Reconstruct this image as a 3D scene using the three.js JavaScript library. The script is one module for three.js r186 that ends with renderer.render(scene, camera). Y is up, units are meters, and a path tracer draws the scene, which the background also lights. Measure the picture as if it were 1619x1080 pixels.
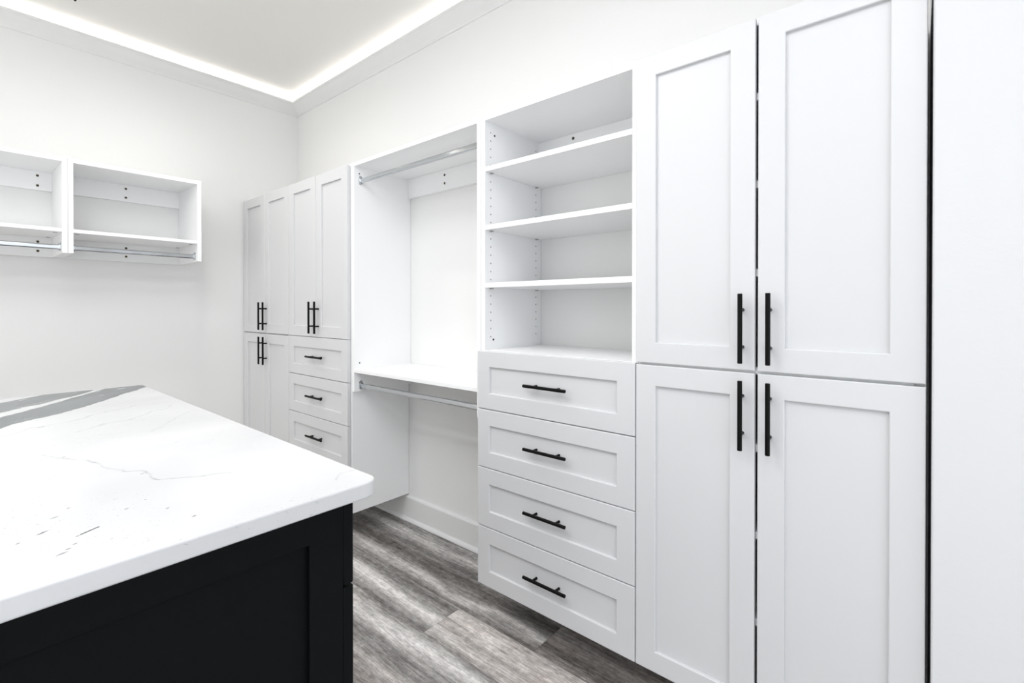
import * as THREE from 'three';
import { RoundedBoxGeometry } from 'three/addons/geometries/RoundedBoxGeometry.js';
import { mergeGeometries } from 'three/addons/utils/BufferGeometryUtils.js';
import { RectAreaLightUniformsLib } from 'three/addons/lights/RectAreaLightUniformsLib.js';

// ---------------------------------------------------------------- camera, sky, light levels
const scene = new THREE.Scene();
const camera = new THREE.PerspectiveCamera(2 * Math.atan(540 / 757.66) * 180 / Math.PI, 1619 / 1080, 0.02, 60);
camera.position.set(3.5663, 1.2099, 1.7125);
{
  const yaw = 49.707 * Math.PI / 180, pitch = -0.3125 * Math.PI / 180;
  camera.lookAt(camera.position.clone().add(new THREE.Vector3(-Math.cos(yaw) * Math.cos(pitch), Math.sin(pitch), -Math.sin(yaw) * Math.cos(pitch))));
  camera.setViewOffset(1619, 1080, 0, 48.75, 1619, 1080);      // lens shift of an upright interior shot
}
const renderer = new THREE.WebGLRenderer({ antialias: true });
renderer.toneMapping = THREE.LinearToneMapping;
renderer.toneMappingExposure = 0.965;
renderer.shadowMap.enabled = true;
RectAreaLightUniformsLib.init();
scene.background = new THREE.Color(0.05, 0.056, 0.062);             // dim sky outside the added windows behind the camera
const COVE = 7.5, DOWN = [2.4, 0.9, 0.3, 1, 1, 6.5], DAY = [1.9, 1.0, 1.75], FILL_PANEL = [0.6, 5.0];    // cove strips, downlights, added windows, added ceiling fill panels

// ---------------------------------------------------------------- helpers
let seed = 7;
const rnd = () => { seed = (seed * 1664525 + 1013904223) >>> 0; return seed / 4294967296; };
function hash(x, y, s) { let h = Math.imul(x, 374761393) + Math.imul(y, 668265263) + Math.imul(s, 1442695041); h = Math.imul(h ^ (h >>> 13), 1274126177); return ((h ^ (h >>> 16)) >>> 0) / 4294967296; }
function noise(x, y, s) {
  const xi = Math.floor(x), yi = Math.floor(y), fx = x - xi, fy = y - yi, u = fx * fx * (3 - 2 * fx), v = fy * fy * (3 - 2 * fy);
  const a = hash(xi, yi, s), b = hash(xi + 1, yi, s), c = hash(xi, yi + 1, s), d = hash(xi + 1, yi + 1, s);
  return (a + (b - a) * u) * (1 - v) + (c + (d - c) * u) * v;
}
const fbm = (x, y, s, n = 4) => { let t = 0, a = 0.5, k = 0; for (let i = 0; i < n; i++) { t += a * noise(x, y, s + i); k += a; x *= 2.03; y *= 2.03; a *= 0.5; } return t / k; };
const sstep = (a, b, x) => { const t = Math.min(1, Math.max(0, (x - a) / (b - a))); return t * t * (3 - 2 * t); };
const lerpTable = (t, x) => { if (x <= t[0][0]) return t[0][1]; for (let i = 1; i < t.length; i++) if (x <= t[i][0]) return t[i - 1][1] + (t[i][1] - t[i - 1][1]) * (x - t[i - 1][0]) / (t[i][0] - t[i - 1][0]); return t[t.length - 1][1]; };
function makeTexture(w, h, fn, srgb) {
  const data = new Uint8Array(w * h * 4);
  for (let y = 0; y < h; y++) for (let x = 0; x < w; x++) {
    const c = fn(x, y), o = (y * w + x) * 4;
    data[o] = Math.max(0, Math.min(255, c[0])); data[o + 1] = Math.max(0, Math.min(255, c[1])); data[o + 2] = Math.max(0, Math.min(255, c[2])); data[o + 3] = 255;
  }
  const t = new THREE.DataTexture(data, w, h, THREE.RGBAFormat);
  if (srgb) t.colorSpace = THREE.SRGBColorSpace;
  t.wrapS = t.wrapT = THREE.RepeatWrapping; t.magFilter = THREE.LinearFilter; t.minFilter = THREE.LinearMipmapLinearFilter; t.generateMipmaps = true; t.needsUpdate = true;
  return t;
}
function uvMetres(g) {                                          // uv in metres on every face, by its main direction
  const p = g.attributes.position, n = g.attributes.normal, uv = new Float32Array(p.count * 2);
  for (let i = 0; i < p.count; i++) {
    const ax = Math.abs(n.getX(i)), ay = Math.abs(n.getY(i)), az = Math.abs(n.getZ(i));
    if (ay >= ax && ay >= az) { uv[2 * i] = p.getX(i); uv[2 * i + 1] = p.getZ(i); } else if (ax >= az) { uv[2 * i] = p.getZ(i); uv[2 * i + 1] = p.getY(i); } else { uv[2 * i] = p.getX(i); uv[2 * i + 1] = p.getY(i); }
  }
  g.setAttribute('uv', new THREE.BufferAttribute(uv, 2));
  return g;
}
// a board between two corners, edges eased by r
function board(x0, x1, y0, y1, z0, z1, r = 0.0008) {
  const g = new RoundedBoxGeometry(x1 - x0, y1 - y0, z1 - z0, 1, r);
  g.translate((x0 + x1) / 2, (y0 + y1) / 2, (z0 + z1) / 2);
  return g;
}
function block(x0, x1, y0, y1, z0, z1) { const g = new THREE.BoxGeometry(x1 - x0, y1 - y0, z1 - z0); g.translate((x0 + x1) / 2, (y0 + y1) / 2, (z0 + z1) / 2); return g; }
const used = new Map();
function numbered(name) { const n = used.get(name) ?? 0; used.set(name, n + 1); return n ? name + '_' + String(n).padStart(3, '0') : name; }
function mesh(name, geometry, material, parent = scene) {
  const list = Array.isArray(geometry) ? geometry.map((g) => (g.index ? g.toNonIndexed() : g)) : null;
  const m = new THREE.Mesh(list ? mergeGeometries(list) : geometry, material);
  m.name = parent === scene ? numbered(name) : name; m.castShadow = m.receiveShadow = true; parent.add(m);
  return m;
}
function thing(name, label, category, at = [0, 0, 0], group) {
  const o = new THREE.Group(); o.name = numbered(name); o.position.set(...at); o.userData = { label, category }; if (group) o.userData.group = group; scene.add(o); return o;
}
function tag(o, label, category, group) { o.userData = { label, category }; if (group) o.userData.group = group; return o; }
function structure(name, geometry, material) { const m = mesh(name, geometry, material); m.userData.kind = 'structure'; return m; }

// ---------------------------------------------------------------- materials
const wallBump = makeTexture(256, 256, (x, y) => { const v = 110 + 80 * fbm(x / 9, y / 9, 3, 3) + 25 * (hash(x, y, 5) - 0.5); return [v, v, v]; });
wallBump.repeat.set(3.2, 3.2);
const grainBump = makeTexture(256, 256, (x, y) => { const v = 128 + 60 * (noise(x / 1.6, y / 26, 11) - 0.5) + 40 * (noise(x / 3, y / 60, 12) - 0.5); return [v, v, v]; });
grainBump.repeat.set(4, 4);
const M = {
  wall: new THREE.MeshStandardMaterial({ color: new THREE.Color(0.845, 0.845, 0.838), roughness: 0.85, bumpMap: wallBump, bumpScale: 0.0006 }),
  wallDarkened: new THREE.MeshStandardMaterial({ color: new THREE.Color(0.7, 0.702, 0.71), roughness: 0.7, bumpMap: wallBump, bumpScale: 0.0006 }),  // same wall paint, darkened on the stub to offset its excess light
  ceiling: new THREE.MeshStandardMaterial({ color: new THREE.Color(0.82, 0.805, 0.775), roughness: 0.95 }),
  trim: new THREE.MeshStandardMaterial({ color: new THREE.Color(0.8, 0.8, 0.795), roughness: 0.45 }),
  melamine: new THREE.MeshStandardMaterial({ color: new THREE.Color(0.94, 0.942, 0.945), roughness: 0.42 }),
  door: new THREE.MeshStandardMaterial({ color: new THREE.Color(0.68, 0.682, 0.69), roughness: 0.4 }),  // white darkened against the melamine so open interiors look better lit
  chrome: new THREE.MeshStandardMaterial({ color: new THREE.Color(0.56, 0.58, 0.6), roughness: 0.07, metalness: 1 }),
  steel: new THREE.MeshStandardMaterial({ color: new THREE.Color(0.45, 0.45, 0.44), roughness: 0.35, metalness: 1 }),
  brass: new THREE.MeshStandardMaterial({ color: new THREE.Color(0.08, 0.065, 0.035), roughness: 0.45, metalness: 0.6 }),
  hole: new THREE.MeshStandardMaterial({ color: new THREE.Color(0.015, 0.015, 0.014), roughness: 0.9 }),
  blackMetal: new THREE.MeshPhysicalMaterial({ color: new THREE.Color(0.004, 0.004, 0.004), roughness: 0.36, specularIntensity: 0.22 }),
  blackPaint: new THREE.MeshPhysicalMaterial({ color: new THREE.Color(0.0035, 0.0045, 0.005), roughness: 0.5, specularIntensity: 0.14 }),
  glass: new THREE.MeshPhysicalMaterial({ color: 0xffffff, roughness: 0, transmission: 1, thickness: 0, ior: 1.5 }),
  led: new THREE.MeshStandardMaterial({ color: 0xffffff, emissive: new THREE.Color(1, 0.98, 0.94), emissiveIntensity: 3 }),
  panel: new THREE.MeshStandardMaterial({ color: 0xffffff, emissive: new THREE.Color(0.97, 0.98, 1), emissiveIntensity: 1.5 }),  // glow of the added ceiling fill lights
  lens: new THREE.MeshStandardMaterial({ color: 0xffffff, emissive: new THREE.Color(1, 0.93, 0.8), emissiveIntensity: 3 }),
};

// ---------------------------------------------------------------- the room
const RX = 4.9, RZ = 3.3, H = 2.775;                              // room width along the cabinets, depth, ceiling height
structure('ceiling', block(-0.12, RX + 0.12, H, H + 0.1, -0.12, RZ + 0.12), M.ceiling);
structure('wall_left', uvMetres(block(-0.123, -0.003, -0.1, H, -0.12, RZ + 0.12)), M.wall);
structure('wall_back', uvMetres(block(-0.003, RX + 0.12, -0.1, H, -0.12, 0)), M.wall);
structure('wall_right', uvMetres(board(3.5884, RX, 0, H - 0.001, 0, 0.4, 0.003)), M.wallDarkened);     // stub wall that ends the cabinet recess
// three unseen windows added for fill light behind the camera: two in the wall opposite the cabinets, one in the end wall
const WY0 = 0.08, WY1 = 2.5, WF = [[0.3, 2.38], [2.52, 4.6]], WE = [0.65, 3.05];
structure('wall_front', [block(-0.003, WF[0][0], -0.1, H, RZ, RZ + 0.12), block(WF[0][1], WF[1][0], -0.1, H, RZ, RZ + 0.12), block(WF[1][1], RX, -0.1, H, RZ, RZ + 0.12), ...WF.flatMap(([a, b]) => [block(a, b, -0.1, WY0, RZ, RZ + 0.12), block(a, b, WY1, H, RZ, RZ + 0.12)])].map(uvMetres), M.wall);
structure('wall_end', [block(RX, RX + 0.12, -0.1, H, 0, WE[0]), block(RX, RX + 0.12, -0.1, H, WE[1], RZ + 0.12), block(RX, RX + 0.12, -0.1, WY0, WE[0], WE[1]), block(RX, RX + 0.12, WY1, H, WE[0], WE[1])].map(uvMetres), M.wall);
function fillWindow(n, width, place, day, tint) {                    // local: sill line along x from the left, outside at +z
  const w = new THREE.Group(); w.name = 'fill_window_' + n; w.userData.kind = 'structure'; scene.add(w); place(w);
  mesh('window_frame', [board(0, width, WY0, WY0 + 0.05, 0.02, 0.09), board(0, width, WY1 - 0.05, WY1, 0.02, 0.09), board(0, 0.05, WY0 + 0.05, WY1 - 0.05, 0.02, 0.09), board(width - 0.05, width, WY0 + 0.05, WY1 - 0.05, 0.02, 0.09)], M.trim, w);
  mesh('pane', block(0.05, width - 0.05, WY0 + 0.05, WY1 - 0.05, 0.05, 0.056), M.glass, w);
  const l = new THREE.RectAreaLight(new THREE.Color(...tint), day, width - 0.12, WY1 - WY0 - 0.12);
  l.position.set(width / 2, (WY0 + WY1) / 2, 0.045); w.add(l);   // fill light of the added window, facing the room
}
fillWindow(1, WF[0][1] - WF[0][0], (w) => w.position.set(WF[0][0], 0, RZ), DAY[0], [1, 0.99, 0.965]);
fillWindow(2, WF[1][1] - WF[1][0], (w) => w.position.set(WF[1][0], 0, RZ), DAY[1], [0.92, 0.955, 1]);
fillWindow(3, WE[1] - WE[0], (w) => { w.rotation.y = Math.PI / 2; w.position.set(RX, 0, WE[1]); }, DAY[2], [0.9, 0.945, 1]);
// crown moulding that hides the light strips: profile (out from the wall, height)
const CROWN = [[0, 2.646], [0.006, 2.646], [0.009, 2.65], [0.012, 2.656], [0.02, 2.664], [0.034, 2.676], [0.048, 2.69], [0.058, 2.701], [0.066, 2.706], [0.0725, 2.708], [0.0735, 2.711], [0.0735, 2.719], [0.071, 2.721], [0, 2.721]];
function crown(name, length, place) {                          // runs along local x, mitred at both ends, wall at local z = 0
  const pos = [], n = CROWN.length;
  const P = (i, end) => { const [d, y] = CROWN[i % n]; return [end ? length - d : d, y, d]; };
  for (let i = 0; i < n; i++) { const a = P(i, 0), b = P(i, 1), c = P(i + 1, 1), d = P(i + 1, 0); pos.push(...a, ...b, ...c, ...a, ...c, ...d); }
  const g = new THREE.BufferGeometry(); g.setAttribute('position', new THREE.Float32BufferAttribute(pos, 3)); g.computeVertexNormals();
  g.setAttribute('uv', new THREE.Float32BufferAttribute(new Float32Array(pos.length / 3 * 2), 2));
  place(g); return structure(name, g, M.trim);
}
crown('trim_1', RZ, (g) => g.rotateY(Math.PI / 2).translate(-0.003, 0, RZ));
crown('trim_2', RX + 0.003, (g) => g.translate(-0.003, 0, 0));
crown('trim_3', RX + 0.003, (g) => g.rotateY(Math.PI).translate(RX, 0, RZ));
crown('trim_4', RZ, (g) => g.rotateY(-Math.PI / 2).translate(RX, 0, 0));
function coveStrip(x0, x1, z0, z1, label) {
  const s = tag(mesh('cove_light_strip', board(x0, x1, 2.721, 2.724, z0, z1, 0.0005), M.led), label, 'light strip', 'light strips hidden on the crown moulding');
  const l = new THREE.RectAreaLight(new THREE.Color(1, 0.985, 0.955), COVE, x1 - x0, z1 - z0);
  l.position.set((x0 + x1) / 2, 2.7255, (z0 + z1) / 2); l.lookAt((x0 + x1) / 2, 4, (z0 + z1) / 2 + 1e-5); scene.add(l);
  l.rotation.set(Math.PI / 2, 0, 0); return s;
}
coveStrip(0.022, 0.036, 0.05, RZ - 0.05, 'glowing white light strip on the crown moulding above the left wall');
coveStrip(0.05, RX - 0.05, 0.022, 0.036, 'glowing white light strip on the crown moulding above the long cabinet wall');
coveStrip(RX - 0.036, RX - 0.022, 0.05, RZ - 0.05, 'glowing white light strip on the crown moulding behind the camera');
coveStrip(0.05, RX - 0.05, RZ - 0.036, RZ - 0.022, 'glowing white light strip on the crown moulding over the island side wall');

// baseboards: flat board with an eased top, and the quarter-round shoe at the floor
{ // along the cabinet wall (extrusion runs +x after the turn, profile points to +z)
  const prof = [[0, 0], [0.03, 0], [0.0295, 0.006], [0.026, 0.013], [0.02, 0.018], [0.0155, 0.019], [0.0155, 0.127], [0.0135, 0.132], [0.009, 0.1365], [0, 0.138]];
  const strip = (len, place) => {
    const pos = [];
    for (let i = 0; i < prof.length; i++) { const [d, y] = prof[i], [e, w] = prof[(i + 1) % prof.length]; pos.push(0, y, d, len, y, d, len, w, e, 0, y, d, len, w, e, 0, w, e); }
    const g = new THREE.BufferGeometry(); g.setAttribute('position', new THREE.Float32BufferAttribute(pos, 3)); g.computeVertexNormals();
    g.setAttribute('uv', new THREE.Float32BufferAttribute(new Float32Array(pos.length / 3 * 2), 2)); place(g); return g;
  };
  structure('baseboard_back', strip(3.5884 + 0.003, (g) => g.translate(-0.003, 0, 0)), M.trim);
  structure('baseboard_left', strip(RZ - 0.03, (g) => g.rotateY(Math.PI / 2).translate(-0.003, 0, RZ)), M.trim);
}

// ---------------------------------------------------------------- plank floor
const LANE = 8, TW = 2048, TL = 1.5, PW = 0.1828;
const LANES = [ // per plank design: light streaks [position across 0..1 along the length], half width, strength
  { light: [[[[0, 0.50], [1, 0.52]], 0.2, 0.75]], dark: [[[[0, 0.85], [1, 0.9]], 0.16, 0.6], [[[0, 0.05], [1, 0.05]], 0.12, 0.4]], tone: -0.08, warm: 0 },  // base tone lowered to paint in shade at the cabinet wall
  { light: [[[[0, 0.58], [0.18, 0.61], [0.44, 0.66], [0.55, 0.65], [0.62, 0.74], [0.67, 0.85], [0.74, 0.8], [0.84, 0.58], [0.93, 0.6], [1, 0.65]], 0.15, 0.85]], dark: [[[[0, 0.2], [1, 0.25]], 0.26, 1.0], [[[0, 0.98], [0.5, 0.97], [0.75, 0.98], [1, 0.95]], 0.1, 0.6]], tone: -0.08, warm: 0.1 },  // wood streaks, on a tone darkened for shade under the cabinets
  { light: [[[[0, 0.5], [0.6, 0.5], [0.86, 0.6], [1, 0.59]], 0.21, 1.0]], dark: [[[[0, 0.1], [1, 0.16]], 0.2, 0.85], [[[0, 0.92], [1, 0.96]], 0.14, 0.75]], tone: 0.0, warm: 0 },
  { light: [[[[0, 0.3], [1, 0.35]], 0.3, 0.35], [[[0, 0.8], [1, 0.75]], 0.15, 0.3]], dark: [[[[0, 0.55], [0.4, 0.7], [1, 0.6]], 0.12, 0.35]], tone: 0.05, warm: 0.35 },
  { light: [[[[0, 0.45], [0.17, 0.43], [0.29, 0.3], [0.6, 0.3], [1, 0.34]], 0.24, 1.0]], dark: [[[[0, 0.04], [0.5, 0.03], [1, 0.02]], 0.13, 0.8], [[[0, 0.8], [1, 0.72]], 0.2, 0.6]], tone: 0.02, warm: 0 },
  { light: [[[[0, 0.15], [1, 0.2]], 0.12, 0.35], [[[0, 0.85], [1, 0.9]], 0.18, 0.4]], dark: [[[[0, 0.5], [1, 0.5]], 0.2, 0.45]], tone: 0.0, warm: 0.25 },
  { light: [[[[0, 0.6], [1, 0.5]], 0.3, 0.7]], dark: [[[[0, 0.1], [1, 0.1]], 0.15, 0.5]], tone: 0.05, warm: 0.15 },
  { light: [[[[0, 0.3], [0.5, 0.45], [1, 0.6]], 0.15, 0.5]], dark: [[[[0, 0.7], [1, 0.9]], 0.2, 0.6]], tone: -0.12, warm: 0.3 },  // darkest tone, painting the shade below the tower
];
const KNOTS = [[1, 0.36, 0.27], [3, 0.24, 0.1], [5, 0.27, 0.28], [7, 0.6, 0.4], [3, 0.72, 0.55]];
const woodTex = makeTexture(TW, 2048, (x, y) => {
  const lane = Math.floor(y / 256), L = LANES[lane], u = x / TW, v = (y - lane * 256 + 0.5) / 256, s = 40 + lane * 17;
  const mx = u * TL, my = v * PW;                               // metres
  const warp = (fbm(mx * 2.5, my * 9, s, 3) - 0.5) * 0.09;
  let t = 0.64 + L.tone;
  for (const [path, half, k] of L.light) { const d = Math.abs(v + warp - lerpTable(path, u)) / half; t += 0.23 * k * Math.exp(-d * d * 1.6); }
  for (const [path, half, k] of L.dark) { const d = Math.abs(v + warp - lerpTable(path, u)) / half; t -= 0.19 * k * Math.exp(-d * d * 1.6); }
  const g1 = noise(mx * 20, my * 330 + warp * 60, s + 3), g2 = noise(mx * 8, my * 150 + warp * 40, s + 5), g3 = noise(mx * 75, my * 520, s + 7), g4 = fbm(mx * 5, my * 40, s + 9, 3);
  t += (g1 - 0.5) * 0.15 + (g2 - 0.5) * 0.13 + (g3 - 0.5) * 0.15 + (g4 - 0.5) * 0.2 + (noise(mx * 45, my * 70, s + 17) - 0.5) * 0.1;
  const cross = noise(mx * 500 + noise(mx * 30, my * 90, s + 15) * 8, my * 130, s + 11); t += (cross - 0.5) * 0.085;   // fine saw marks across the grain
  if (g1 > 0.84 && g2 > 0.5) t -= (g1 - 0.84) * 1.3;
  let k = 0;
  for (const [kl, ku, kv] of KNOTS) if (kl === lane) { const dx = (u - ku) * TL / 0.016, dy = (v - kv) * PW / 0.006; k += Math.exp(-(dx * dx + dy * dy)) * (0.5 + noise(x / 4, y / 4, 77)); }
  t -= 0.25 * k;
  const warm = L.warm * 0.035 * fbm(mx * 4, my * 20, s + 13, 3) * 2 + 0.013;
  return [255 * (t + warm), 255 * t, 255 * (t - 0.004 - warm * 0.5)];
}, true);
const woodMat = new THREE.MeshStandardMaterial({ map: woodTex, roughness: 0.55, bumpMap: woodTex, bumpScale: 0.0006 });
const floor = structure('floor', block(-0.003, RX, -0.1, -0.005, 0, RZ), new THREE.MeshStandardMaterial({ color: new THREE.Color(0.03, 0.028, 0.026), roughness: 0.9 }));
function plank(x0, x1, z0, z1, lane, u0, u1) {
  const b = 0.0011, y0 = -0.0049, p = [], uv = [], g = new THREE.BufferGeometry();
  const T = [[x0 + b, 0, z0 + b], [x1 - b, 0, z0 + b], [x1 - b, 0, z1 - b], [x0 + b, 0, z1 - b]];
  const E = [[x0 + 0.0002, -b, z0 + 0.0002], [x1 - 0.0002, -b, z0 + 0.0002], [x1 - 0.0002, -b, z1 - 0.0002], [x0 + 0.0002, -b, z1 - 0.0002]];
  const B = E.map(([x, , z]) => [x, y0, z]);
  const put = (a) => { p.push(...a); uv.push(u0 + (u1 - u0) * (a[0] - x0) / (x1 - x0), (lane + 0.012 + 0.976 * (a[2] - z0) / (z1 - z0)) / LANE); };
  const quad = (a, c, d, e) => [a, c, d, a, d, e].forEach(put);
  quad(T[0], T[3], T[2], T[1]);
  for (let i = 0; i < 4; i++) { const j = (i + 1) % 4; quad(T[i], T[j], E[j], E[i]); quad(E[i], E[j], B[j], B[i]); }
  g.setAttribute('position', new THREE.Float32BufferAttribute(p, 3)); g.setAttribute('uv', new THREE.Float32BufferAttribute(uv, 2)); g.computeVertexNormals();
  mesh('plank', g, woodMat, floor);
}
{ // rows run along the cabinets; seams at z = 0.0152 + k * 0.1828
  const rows = [];
  for (let z = 0.0152 - PW; z < RZ; z += PW) rows.push(z);
  rows.forEach((z, r) => {
    const first = { 1: 2.3, 2: 2.537, 3: 2.1615, 4: 1.821, 5: 2.95 }[r] ?? rnd() * TL;
    for (let x = first - Math.ceil((first + 0.003) / TL) * TL; x < RX; x += TL) {
      const a = Math.max(x, -0.003), b = Math.min(x + TL, RX), c = Math.max(z, 0.0001), d = Math.min(z + PW, RZ);
      if (b - a < 0.02) continue;
      const mid = x + TL / 2;
      let lane = Math.floor(rnd() * LANE);
      if (r === 1 && mid < 2.3) lane = 0;
      if (r === 2) lane = mid < 2.537 ? 1 : 7;
      if (r === 3) lane = mid < 2.16 ? 2 : 3;
      if (r === 4) lane = mid < 1.82 ? 6 : 4;
      if (r === 5) lane = 5;
      plank(a, b, c, d, lane, (a - x) / TL, (b - x) / TL);
    }
  });
}

// ---------------------------------------------------------------- shaker fronts, pulls, rods
const ZP = 0.362, ZD = 0.383, CB = 0.1466, CT = 1.955;          // panel fronts, door faces, cabinet bottom and top above the floor
function frameGeometry(w, h, rail, depth, b, shape) {           // centred, back at z = 0, face at z = depth
  const s = new THREE.Shape(); s.moveTo(-w / 2 + b, -h / 2 + b); s.lineTo(w / 2 - b, -h / 2 + b); s.lineTo(w / 2 - b, h / 2 - b); s.lineTo(-w / 2 + b, h / 2 - b); s.closePath();
  const iw = w / 2 - rail - b * 0.2, ih = h / 2 - rail - b * 0.2, o = new THREE.Path();
  o.moveTo(-iw, -ih); o.lineTo(-iw, ih); o.lineTo(iw, ih); o.lineTo(iw, -ih); o.closePath(); s.holes.push(o);
  const g = new THREE.ExtrudeGeometry(s, { depth: depth - b, bevelEnabled: true, bevelThickness: b, bevelSize: b, bevelSegments: 3, curveSegments: 1 });
  // the extrusion has a bevel at its back too; move it so the face lies at depth
  g.translate(0, 0, 0); return g;
}
const pullGeometry = (() => {                                   // bar pull along local y, posts to local -z
  const R = 0.0058, L = 0.178, c = 0.0008;
  const bar = new THREE.LatheGeometry([[0, -L / 2], [R - c, -L / 2], [R, -L / 2 + c], [R, L / 2 - c], [R - c, L / 2], [0, L / 2]].map(([x, y]) => new THREE.Vector2(x, y)), 20);
  const post = (y) => { const g = new THREE.CylinderGeometry(0.0046, 0.0046, 0.0255, 14); g.rotateX(Math.PI / 2); g.translate(0, y, -0.0128); return g; };
  return mergeGeometries([bar, post(0.048), post(-0.048)].map((g) => g.toNonIndexed()));
})();
// a door or drawer front of frame, recessed panel and pull; x0..x1, y0..y1 in the thing's own coordinates, face at z = face
function shakerFront(kind, parent, x0, x1, y0, y1, face, opt = {}) {
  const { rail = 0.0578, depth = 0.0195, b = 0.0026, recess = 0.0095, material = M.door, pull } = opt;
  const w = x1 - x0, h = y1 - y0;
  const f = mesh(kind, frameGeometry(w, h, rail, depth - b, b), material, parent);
  f.position.set((x0 + x1) / 2, (y0 + y1) / 2, face - depth + b);
  const p = new THREE.BoxGeometry(w - 2 * rail + 0.006, h - 2 * rail + 0.006, depth - recess - 0.002);
  p.translate(0, 0, (depth - recess - 0.002) / 2 - b + 0.002);
  mesh('panel', p, material, f);
  if (pull) {
    const m = mesh('handle', pullGeometry, M.blackMetal, f); m.userData.label = 'black bar handle';
    if (pull.flat) { m.rotation.z = Math.PI / 2; m.position.set(0, 0, depth - b - recess + 0.0255 + 0.0005); } else m.position.set(pull.x - (x0 + x1) / 2, pull.y - (y0 + y1) / 2, depth - b + 0.0255);
  }
  return f;
}
const ovalShape = (rx, ry) => { const s = new THREE.Shape(), h = ry - rx; for (let i = 0; i <= 12; i++) { const t = i / 12 * Math.PI; const x = rx * Math.cos(t), y = h + rx * Math.sin(t); i ? s.lineTo(x, y) : s.moveTo(x, y); } for (let i = 0; i <= 12; i++) { const t = Math.PI + i / 12 * Math.PI; s.lineTo(rx * Math.cos(t), -h + rx * Math.sin(t)); } s.closePath(); return s; };
// an oval closet rod along local x from 0 to len, with its end flanges as sub-parts
function rod(parent, len, place) {
  const g = new THREE.ExtrudeGeometry(ovalShape(0.0075, 0.0128), { depth: len, bevelEnabled: false, curveSegments: 1 }); g.rotateY(Math.PI / 2);
  const r = mesh('hanging_rod', g, M.chrome, parent); place(r);
  for (const e of [0, 1]) {
    const cup = new THREE.ExtrudeGeometry(ovalShape(0.0105, 0.0165), { depth: 0.011, bevelEnabled: true, bevelThickness: 0.001, bevelSize: 0.001, bevelSegments: 1 }); cup.rotateY(Math.PI / 2);
    const plate = new THREE.ExtrudeGeometry(ovalShape(0.010, 0.023), { depth: 0.0022, bevelEnabled: true, bevelThickness: 0.0006, bevelSize: 0.0006, bevelSegments: 1 }); plate.rotateY(Math.PI / 2); plate.translate(-0.0012, 0.004, 0);
    const head = new THREE.CylinderGeometry(0.0035, 0.0035, 0.002, 12); head.rotateZ(Math.PI / 2); head.translate(0.003, 0.021, 0);
    const q = mergeGeometries([cup.translate(-0.001, 0, 0), plate, head].map((k) => (k.index ? k.toNonIndexed() : k)));
    if (e) { q.scale(-1, 1, 1); const a = q.attributes.position.array; for (let i = 0; i < a.length; i += 9) for (let k = 0; k < 3; k++) { const t = a[i + k]; a[i + k] = a[i + 3 + k]; a[i + 3 + k] = t; } q.computeVertexNormals(); q.translate(len, 0, 0); }
    mesh('flange', q, M.chrome, r);
  }
  return r;
}
const disc = (r, axis, x, y, z, t = 0.0012) => { const g = new THREE.CylinderGeometry(r, r, t, 14); if (axis === 'x') g.rotateZ(Math.PI / 2); if (axis === 'z') g.rotateX(Math.PI / 2); g.translate(x, y, z); return g; };
function screws(parent, list, axis) { for (const [x, y, z] of list) mesh('screw', [disc(0.0062, axis, x, y, z), disc(0.0036, axis, x + (axis === 'x' ? 0.001 : 0), y, z + (axis === 'z' ? 0.001 : 0), 0.0014)], M.brass, parent); }

// ---------------------------------------------------------------- tall closed cabinets along the long wall
const T = 0.019;
function carcass(t, w, h, shelves, shelfFront = ZP - 0.002) {                            // local: x 0..w, y 0..h, z 0..ZP
  mesh('side_panel', board(0, T, 0, h, 0.001, ZP - 0.0005), M.melamine, t);
  mesh('side_panel', board(w - T, w, 0, h, 0.001, ZP - 0.0005), M.melamine, t);
  mesh('top_panel', board(T, w - T, h - T, h, 0.001, ZP - 0.0005), M.melamine, t);
  mesh('bottom_panel', board(T, w - T, 0, T, 0.001, ZP - 0.0005), M.melamine, t);
  mesh('back_panel', board(T, w - T, T, h - T, 0.001, 0.007), M.melamine, t);
  for (const [y, th] of shelves) mesh('shelf', board(T + 0.0005, w - T - 0.0005, y, y + th, 0.0075, shelfFront), M.melamine, t);
}
const SPLIT_U = 1.0492, SPLIT_L = 1.043, DOORTOP = 1.946;
const SHELVES = [1.7426, 1.5181, 1.291, 1.0385, 0.8395, 0.6143, 0.3899].map((y) => [y - CB, 0.0193]);
function doorPair(t, ox, xs, y0, y1, atTop, depth = 0.0195, handleGap = 0.032) {
  const [a, b, c, d] = xs.map((x) => x - ox), mid = (b + c) / 2, hy = atTop ? y1 - 0.0185 - 0.089 : y0 + 0.0195 + 0.089;
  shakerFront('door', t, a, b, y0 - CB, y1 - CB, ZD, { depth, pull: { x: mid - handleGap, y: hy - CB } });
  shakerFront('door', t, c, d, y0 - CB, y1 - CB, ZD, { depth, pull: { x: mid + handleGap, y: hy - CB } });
}
// 1. far cabinet by the left wall: four doors
{
  const x0 = 0.004, t = thing('tall_cabinet', 'narrow white four-door wall cabinet in the far corner against the left wall', 'cabinet', [x0, CB, 0]);
  carcass(t, 0.6765 - x0, CT - CB, SHELVES);
  doorPair(t, x0, [0.006, 0.3385, 0.3415, 0.675], SPLIT_U, DOORTOP, false);
  doorPair(t, x0, [0.006, 0.3385, 0.3415, 0.675], CB, SPLIT_L, true);
}
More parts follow.
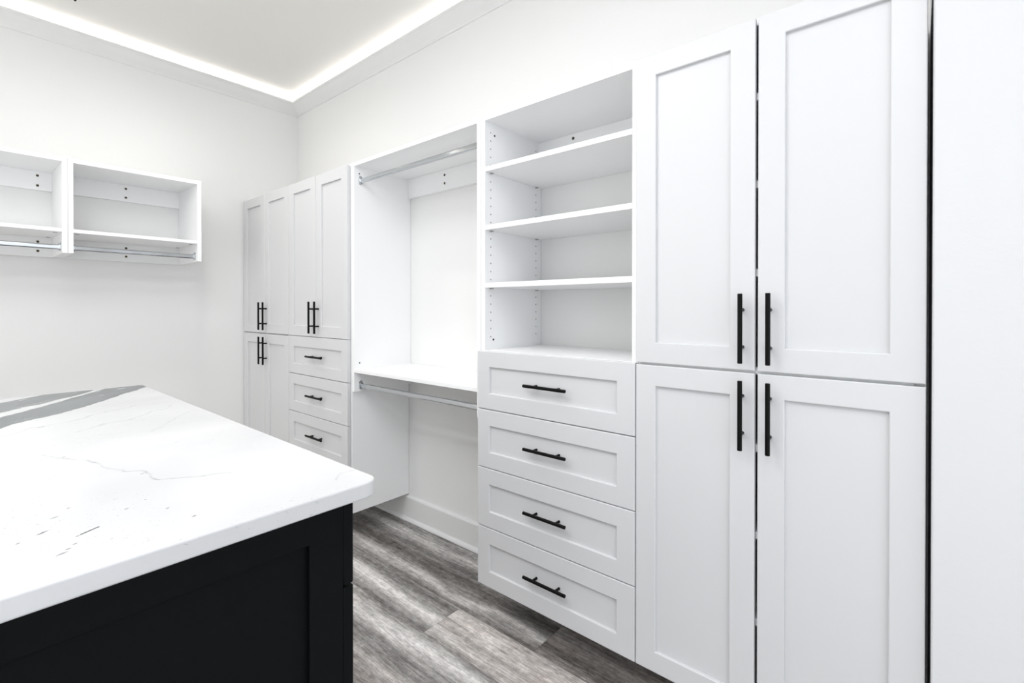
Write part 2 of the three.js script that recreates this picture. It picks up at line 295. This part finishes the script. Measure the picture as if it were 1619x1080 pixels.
// 2. two doors above four drawers
const DY = [[1.0455, 0.8249], [0.8221, 0.601], [0.5984, 0.3742], [0.3712, CB]];
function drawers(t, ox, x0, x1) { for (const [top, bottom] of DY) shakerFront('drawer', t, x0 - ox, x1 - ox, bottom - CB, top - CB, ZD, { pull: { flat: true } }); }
{
  const x0 = 0.6775, t = thing('tall_cabinet', 'white cabinet with two doors over stacked drawers, left of the open hanging bay', 'cabinet', [x0, CB, 0]);
  carcass(t, 1.3395 - x0, CT - CB, [[SPLIT_L - 0.012 - CB, T], ...SHELVES.slice(0, 3)]);
  doorPair(t, x0, [0.679, 1.003, 1.006, 1.33], SPLIT_U - 0.001, DOORTOP, false);
  drawers(t, x0, 0.679, 1.33);
}
// 3. open hanging bay
{
  const x0 = 1.3405, x1 = 2.2613, a = 0.0187, b = 0.0215, y0 = 0.779, w = x1 - x0;
  const t = thing('hanging_unit', 'open white hanging bay with two chrome rods and one wide shelf, between the drawer cabinets', 'closet unit', [x0, y0, 0]);
  const Y = (y) => y - y0;
  mesh('side_panel', board(0, a, 0, Y(CT), 0.001, ZP), M.melamine, t);
  mesh('side_panel', board(w - b, w, 0, Y(CT), 0.001, ZP), M.melamine, t);
  mesh('top_panel', board(a, w - b, Y(1.9365), Y(CT), 0.001, ZP), M.melamine, t);
  mesh('mounting_rail', board(a, w - b, Y(1.8295), Y(1.9364), 0.001, 0.02), M.melamine, t);
  mesh('shelf', board(a, w - b, Y(0.8786), Y(0.8952), 0.001, ZP - 0.0005), M.melamine, t);
  rod(t, w - a - b, (r) => r.position.set(a, Y(1.867), 0.323));
  rod(t, w - a - b, (r) => r.position.set(a, Y(0.8075), 0.323));
  screws(t, [[1.6675 - x0, Y(1.9087), 0.0205], [1.6675 - x0, Y(1.865), 0.0205]], 'z');
  for (const y of [1.904, 0.926]) mesh('cam_hole', disc(0.0035, 'x', a + 0.0002, Y(y), 0.33), M.hole, t);
}
// 4. shelf tower with four drawers
{
  const x0 = 2.2632, x1 = 2.9218, w = x1 - x0, a = 2.2842 - x0, b = x1 - 2.9006, Y = (y) => y - CB;
  const t = thing('shelf_tower', 'white tower with three open shelves above four drawers with black bar handles', 'closet unit', [x0, CB, 0]);
  mesh('side_panel', board(0, a, 0, Y(CT), 0.001, ZP), M.melamine, t);
  mesh('side_panel', board(w - b, w, 0, Y(CT), 0.001, ZP), M.melamine, t);
  mesh('top_panel', board(a, w - b, Y(1.9365), Y(CT), 0.001, ZP), M.melamine, t);
  mesh('mounting_rail', board(a, w - b, Y(1.8295), Y(1.9364), 0.001, 0.02), M.melamine, t);
  mesh('bottom_panel', board(a, w - b, 0, T, 0.001, ZP), M.melamine, t);
  mesh('deck', board(a, w - b, Y(1.0275), Y(1.0466), 0.001, ZP), M.melamine, t);
  for (const [top, bottom] of [[1.757, 1.739], [1.531, 1.5127], [1.3075, 1.2887]]) {
    const s = mesh('shelf', board(a + 0.0008, w - b - 0.0008, Y(bottom), Y(top), 0.001, ZP - 0.0005), M.melamine, t);
    for (const z of [0.33, 0.039]) for (const x of [a + 0.006, w - b - 0.006]) mesh('shelf_pin', board(x - 0.0055, x + 0.0055, Y(bottom) - 0.004, Y(bottom) - 0.0002, z - 0.0065, z + 0.0065, 0.001), M.steel, s);
  }
  const holes = [];
  for (let k = 0; k < 26; k++) for (const z of [0.3298, 0.0386]) for (const side of [0, 1]) holes.push(disc(0.0024, 'x', side ? w - b - 0.0001 : a + 0.0001, Y(1.8974 - 0.032 * k), z, 0.0006));
  const h = mesh('shelf_pin_holes', holes, M.hole, t); h.userData.kind = 'stuff';
  for (const [y, z] of [[1.891, 0.307], [1.0853, 0.3145]]) mesh('cam_hole', disc(0.0042, 'x', a + 0.0002, Y(y), z), M.hole, t);
  screws(t, [[2.466 - x0, Y(1.9176), 0.0205], [2.466 - x0, Y(1.868), 0.0205]], 'z');
  drawers(t, x0, 2.2645, 2.9205);
}
// 5. near cabinet: four tall doors
{
  const x0 = 2.9228, t = thing('tall_cabinet', 'large white four-door cabinet at the right end, nearest the camera', 'cabinet', [x0, CB, 0]);
  carcass(t, 3.58 - x0, CT - CB, SHELVES, ZD - 0.0172);
  doorPair(t, x0, [2.9237, 3.249, 3.2555, 3.5795], SPLIT_U, DOORTOP, false, 0.0165);
  doorPair(t, x0, [2.9237, 3.249, 3.2555, 3.5795], CB, SPLIT_L, true, 0.0165);
}

// ---------------------------------------------------------------- open shelf units on the left wall
function wallShelf(label, z0, z1, screwZ) {                     // z0..z1 outer, against the wall x = -0.003
  const t = thing('wall_shelf_unit', label, 'shelf unit', [-0.002, 1.4827, z0], 'open shelf units with rods on the left wall');
  const w = z1 - z0, p = 0.0202, D = 0.354, Y = (y) => y - 1.4827;
  mesh('side_panel', board(0, D, 0, Y(1.9557), 0, p), M.melamine, t);
  mesh('side_panel', board(0, D, 0, Y(1.9557), w - p, w), M.melamine, t);
  mesh('top_panel', board(0, D, Y(1.9328), Y(1.9535), p, w - p), M.melamine, t);
  mesh('mounting_rail', board(0, 0.018, Y(1.8343), Y(1.9327), p, w - p), M.melamine, t);
  mesh('mounting_rail', board(0, 0.018, Y(1.4815), Y(1.5856), p, w - p), M.melamine, t);
  const s = mesh('shelf', board(0.0005, D - 0.0005, Y(1.5857), Y(1.6031), p, w - p), M.melamine, t);
  for (const x of [0.05, 0.3]) for (const z of [p + 0.02, w - p - 0.02]) mesh('shelf_pin', board(x - 0.008, x + 0.008, Y(1.5857) - 0.002, Y(1.5857) - 0.0001, z - 0.008, z + 0.008, 0.0005), M.steel, s);
  rod(t, w - 2 * p, (r) => { r.rotation.y = -Math.PI / 2; r.position.set(0.312, Y(1.5128), p); });
  for (const z of screwZ) screws(t, [[0.0185, Y(1.9095), z - z0], [0.0185, Y(1.8575), z - z0], [0.0185, Y(1.561), z - z0], [0.0185, Y(1.512), z - z0]], 'x');
}
wallShelf('open white wall shelf unit with chrome rod, the one nearer the far corner', 0.7428, 1.3222, [1.03]);
wallShelf('open white wall shelf unit with chrome rod, cut by the left picture edge', 1.3233, 2.24, [1.4, 1.806]);

// ---------------------------------------------------------------- island
const IX0 = 1.333, IX1 = 2.8693, IZ0 = 1.2356, IZ1 = 2.36;
{
  const t = thing('island_cabinet', 'black island base with shaker end panel under the white stone top', 'cabinet', [1.4, 0, 1.268]);
  const w = 2.84 - 1.4, d = 2.33 - 1.268, h = 0.8938;
  mesh('carcass', board(0.02, w - 0.0215, 0.09, h, 0.021, d, 0.001), M.blackPaint, t);
  mesh('toe_kick', board(0.06, w - 0.06, 0, 0.09, 0.08, d - 0.02, 0.001), M.blackPaint, t);
  // end panel facing the camera
  const e = new THREE.Group(); e.name = 'end_panel'; e.position.set(w - 0.021, 0, 0.0195); e.rotation.y = Math.PI / 2; t.add(e);
  const ew = d - 0.0195, f = mesh('end_frame', frameGeometry(ew, h, 0.056, 0.0185, 0.0015), M.blackPaint, e); f.position.set(-ew / 2, h / 2, 0);
  const pg = new THREE.BoxGeometry(ew - 0.108, h - 0.108, 0.009); pg.translate(-ew / 2, h / 2, 0.0045); mesh('panel', pg, M.blackPaint, e);
  // drawer fronts on the side towards the long cabinet wall
  const cols = [0.02, 0.482, 0.944, w];
  for (let c = 0; c < 3; c++) for (const [y0, y1] of [[0.7475, 0.888], [0.43, 0.7435], [0.1, 0.427]]) {
    const fr = shakerFront('drawer', t, -cols[c + 1] + 0.0015, -cols[c] - 0.0015, y0, y1, 0, { material: M.blackPaint, rail: y1 - y0 < 0.2 ? 0.035 : 0.056, b: 0.0035, depth: 0.0195 });
    fr.rotation.y = Math.PI; fr.position.x = (cols[c] + cols[c + 1]) / 2; fr.position.z = 0.0195 - 0.0035 + 0.0005;
  }
}
const B1U = [[1.236, 1.24], [1.3064, 1.3062], [1.36, 1.3596], [1.4163, 1.4369], [1.5211, 1.5875], [1.5708, 1.6507], [1.623, 1.7211], [1.8, 1.86], [2.1, 1.98], [2.4, 2.05]];
const B1L = [[1.2356, 1.392], [1.2391, 1.3988], [1.3087, 1.4987], [1.375, 1.5898], [1.4526, 1.6966], [1.5113, 1.7709], [1.5592, 1.8075], [1.5968, 1.835], [1.6311, 1.8855], [1.8, 2.02], [2.1, 2.18], [2.4, 2.26]];
const B2U = [[1.3686, 1.3269], [1.4209, 1.3139], [1.4653, 1.3141], [1.4994, 1.3335], [1.5582, 1.3854], [1.6086, 1.4284], [1.8, 1.52], [2.4, 1.7]];
const B2L = [[1.3686, 1.3269], [1.4029, 1.3877], [1.454, 1.4629], [1.4845, 1.4886], [1.5241, 1.5401], [1.5687, 1.5694], [1.6191, 1.6425], [1.8, 1.76], [2.1, 1.88], [2.4, 1.93]];
const SPECKS = [[2.7974, 1.4907, 4, 2], [2.7378, 1.5068, 3.5, 1.6], [2.6953, 1.5459, 3.5, 1.8], [2.6753, 1.5193, 2, 1.5], [2.6281, 1.5999, 3, 1.6], [2.6559, 1.6174, 6, 1.6], [2.7039, 1.632, 5, 2], [2.7074, 1.6359, 5, 2], [2.7965, 1.6258, 7, 2], [2.7871, 1.6191, 3.5, 1.8], [2.7765, 1.6117, 3.5, 1.6], [2.752, 1.606, 3, 1.6], [2.5785, 1.4851, 3, 1.4], [2.5314, 1.4924, 4, 1.4], [2.722, 1.657, 3, 1.5], [2.3, 1.567, 4, 2]];
const VEINS = [[0.09, 0.0022, [1.985, 1.65], [1.938, 1.57], [1.918, 1.511], [1.86, 1.43], [1.78, 1.36]], [0.06, 0.003, [2.064, 1.52], [2.022, 1.466], [2.01, 1.41], [1.95, 1.34], [1.86, 1.27]], [0.12, 0.002, [2.25, 1.59], [2.3, 1.567], [2.382, 1.533], [2.506, 1.5095], [2.531, 1.492], [2.5785, 1.485], [2.64, 1.43], [2.65, 1.39]], [0.16, 0.002, [1.945, 1.61], [1.925, 1.595], [1.94, 1.58], [1.928, 1.565]], [0.05, 0.002, [2.2, 1.4], [2.1, 1.33], [2.0, 1.25]], [0.07, 0.002, [2.83, 1.29], [2.8, 1.27], [2.79, 1.245]], [0.05, 0.003, [2.7, 2.3], [2.45, 2.0], [2.2, 1.7]], [0.06, 0.003, [2.3, 2.3], [2.2, 2.1], [2.16, 1.9]]];
const CW = 2048, CH = 1500, C_X = IX1 - IX0, C_Z = IZ1 - IZ0;
const stoneTex = makeTexture(CW, CH, (px, py) => {
  const x = IX0 + (px + 0.5) / CW * C_X, z = IZ0 + (py + 0.5) / CH * C_Z;
  const wob = (fbm(x * 16 + z * 5, z * 18, 201, 4) - 0.5) * 0.05, wob2 = (noise(x * 120, z * 120, 205) - 0.5) * 0.008;
  let t = 0.8 + (fbm(x * 3, z * 3, 210, 4) - 0.5) * 0.12, r = t, g = t, b = t + 0.004;
  // hair-thin pale veins
  const q = (x - z * 0.95) * 0.72, s = (x + z) * 0.72, jx = x + (fbm(x * 14, z * 14, 221, 3) - 0.5) * 0.05, jz = z + (fbm(x * 14, z * 14, 226, 3) - 0.5) * 0.05;
  for (const [k, w, ...v] of VEINS) for (let i = 1; i < v.length; i++) {
    const [ax, az] = v[i - 1], [bx, bz] = v[i], m = Math.max(0, Math.min(1, ((jx - ax) * (bx - ax) + (jz - az) * (bz - az)) / ((bx - ax) ** 2 + (bz - az) ** 2))), d = Math.hypot(jx - ax - m * (bx - ax), jz - az - m * (bz - az)) / w;
    if (d < 3) { const f = 0.7 * k * (Math.exp(-d * d) + 0.25 * Math.exp(-d * d / 4)) * (0.25 + 0.9 * noise(x * 60, z * 60, 224)); r -= f; g -= f; b -= f * 0.97; }
  }
  let band = 0;
  for (const [U, L] of [[B1U, B1L], [B2U, B2L]]) { if (U === B2U && z < 1.3686) continue; const a = lerpTable(U, z) + wob * 0.35 + wob2, c = lerpTable(L, z) + wob * 0.5 + wob2; const m = sstep(a - 0.003, a + 0.003, x) * sstep(c + 0.003, c - 0.003, x); if (m > band) band = m; }
  if (band > 0) {
    const along = fbm(q * 22, s * 5, 230, 4), fleck = noise(q * 60, s * 14, 233) > 0.93 ? 0.35 : 0;
    const k = 0.41 + (along - 0.5) * 0.25; r = r * (1 - band) + band * (k - 0.005 + fleck); g = g * (1 - band) + band * (k + 0.012 + fleck); b = b * (1 - band) + band * (k + 0.018 + fleck);
  }
  // dark flecks; a dash near the front edge
  for (const [sx, sz, rx, rz] of SPECKS) { const dx = x - sx, dz = z - sz; if (Math.abs(dx) < 0.02 && Math.abs(dz) < 0.02) { const a = (dx * 0.35 + dz * 0.94) * 1000 / rx, c = (dx * 0.94 - dz * 0.35) * 1000 / rz, d = a * a + c * c; if (d < 1) { const k = 0.45 * (1 - d) * (0.6 + 0.4 * noise(px / 2, py / 2, 9)); r -= k; g -= k; b -= k; } } }
  { const ax = 2.7383, az = 1.5828, bx = 2.7499, bz = 1.6033, l2 = (bx - ax) ** 2 + (bz - az) ** 2, k = ((x - ax) * (bx - ax) + (z - az) * (bz - az)) / l2; if (k > 0 && k < 1) { const d = Math.hypot(x - ax - k * (bx - ax), z - az - k * (bz - az)); if (d < 0.0013) { r -= 0.6; g -= 0.6; b -= 0.6; } } }
  const dust = noise(x * 420, z * 420, 240); if (dust > 0.93 && fbm(x * 9, z * 9, 241, 2) > 0.55) { r -= 0.09; g -= 0.09; b -= 0.08; }
  return [r * 255, g * 255, b * 255];
}, true);
{
  const r = 0.024, b = 0.003, s = new THREE.Shape(), x0 = b, x1 = C_X - b, z0 = b, z1 = C_Z - b;
  s.moveTo(x0 + 0.012, -z1); s.lineTo(x1 - r, -z1); s.absarc(x1 - r, -z1 + r, r, -Math.PI / 2, 0); s.lineTo(x1, -z0 - r); s.absarc(x1 - r, -z0 - r, r, 0, Math.PI / 2); s.lineTo(x0 + 0.012, -z0); s.absarc(x0 + 0.012, -z0 - 0.012, 0.012, Math.PI / 2, Math.PI); s.lineTo(x0, -z1 + 0.012); s.absarc(x0 + 0.012, -z1 + 0.012, 0.012, Math.PI, 1.5 * Math.PI);
  const g = new THREE.ExtrudeGeometry(s, { depth: 0.026 - 2 * b, bevelEnabled: true, bevelThickness: b, bevelSize: b, bevelSegments: 3, curveSegments: 10 });
  g.translate(0, 0, b); g.rotateX(-Math.PI / 2);
  const p = g.attributes.position, uv = new Float32Array(p.count * 2);
  for (let i = 0; i < p.count; i++) { const drop = 0.026 - p.getY(i); uv[2 * i] = Math.min(0.999, Math.max(0.001, (p.getX(i) + (p.getX(i) > C_X / 2 ? -drop : drop)) / C_X)); uv[2 * i + 1] = Math.min(0.999, Math.max(0.001, (p.getZ(i) + (p.getZ(i) > C_Z / 2 ? -drop : drop)) / C_Z)); }
  g.setAttribute('uv', new THREE.BufferAttribute(uv, 2));
  const m = tag(mesh('island_countertop', g, new THREE.MeshPhysicalMaterial({ map: stoneTex, roughness: 0.22 })), 'white polished stone countertop with two dark grey veins, on the black island', 'countertop');
  m.position.set(IX0, 0.894, IZ0);
}

// ---------------------------------------------------------------- ceiling fittings
function downlight(x, z, label, power, tint = [1, 0.97, 0.92]) {
  const t = thing('recessed_downlight', label, 'downlight', [x, H, z], 'round recessed ceiling downlights');
  const ring = new THREE.LatheGeometry([[0.062, 0.0], [0.063, -0.004], [0.072, -0.0055], [0.083, -0.004], [0.085, 0]].map(([a, b]) => new THREE.Vector2(a, b)), 40);
  mesh('trim_ring', ring, M.trim, t);
  const lens = new THREE.CylinderGeometry(0.062, 0.062, 0.002, 40); lens.translate(0, -0.0015, 0); mesh('lens', lens, M.lens, t);
  const l = new THREE.SpotLight(new THREE.Color(...tint), power, 0, Math.PI / 2.15, 1, 2);
  l.position.set(x, H - 0.008, z); l.target.position.set(x, 0, z); l.castShadow = true; l.shadow.radius = 3; l.shadow.mapSize.set(1024, 1024); scene.add(l, l.target);
}
function fillPanel(x, z, w, d, power, label) {               // unseen fill light added as a flush square panel: frame, diffuser
  const t = thing('added_fill_panel', label, 'added fill panel', [x, H, z]), f = 0.03;
  mesh('frame', [board(-w / 2, w / 2, -0.014, 0, -d / 2, -d / 2 + f), board(-w / 2, w / 2, -0.014, 0, d / 2 - f, d / 2), board(-w / 2, -w / 2 + f, -0.014, 0, -d / 2 + f, d / 2 - f), board(w / 2 - f, w / 2, -0.014, 0, -d / 2 + f, d / 2 - f)], M.trim, t);
  mesh('diffuser', block(-w / 2 + f, w / 2 - f, -0.008, -0.002, -d / 2 + f, d / 2 - f), M.panel, t);
  const l = new THREE.RectAreaLight(new THREE.Color(0.97, 0.98, 1), power, w - 2 * f, d - 2 * f);
  l.position.set(0, -0.0095, 0); l.rotation.x = -Math.PI / 2; t.add(l);
}
fillPanel(3.75, 1.9, 1.5, 1.5, FILL_PANEL[0], 'large square fill light added out of view on the ceiling above the camera');
fillPanel(2.1, 1.95, 1.2, 1.2, FILL_PANEL[1], 'square fill light added out of view on the ceiling above the middle of the island');
{
  const t = thing('sprinkler_head', 'small dark sprinkler tip hanging from the ceiling at the upper left', 'sprinkler', [0.3469, H, 1.2920]);
  const plate = new THREE.LatheGeometry([[0.012, -0.004], [0.03, -0.003], [0.032, 0]].map(([a, b]) => new THREE.Vector2(a, b)), 32); mesh('cover_plate', plate, M.trim, t);
  const body = new THREE.LatheGeometry([[0, -0.024], [0.0035, -0.024], [0.005, -0.018], [0.0085, -0.014], [0.009, 0]].map(([a, b]) => new THREE.Vector2(a, b)), 20); mesh('nozzle', body, M.steel, t);
  const tip = new THREE.LatheGeometry([[0, -0.0315], [0.003, -0.031], [0.0055, -0.028], [0.0065, -0.0265], [0.0065, -0.025], [0, -0.024]].map(([a, b]) => new THREE.Vector2(a, b)), 20); mesh('deflector', tip, M.hole, t);
}
const rowNames = ['over the cabinet aisle', 'over the added window side'];
[0.95, 2.5].forEach((z, r) => [0.86, 2.2, 3.54].forEach((x, c) => downlight(x, z, 'round white recessed downlight ' + ['nearest the left wall', 'in the middle', 'nearest the camera'][c] + ', ' + rowNames[r], DOWN[3 * r + c], c === 2 ? [0.93, 0.96, 1] : [1, 0.97, 0.92])));

renderer.render(scene, camera);
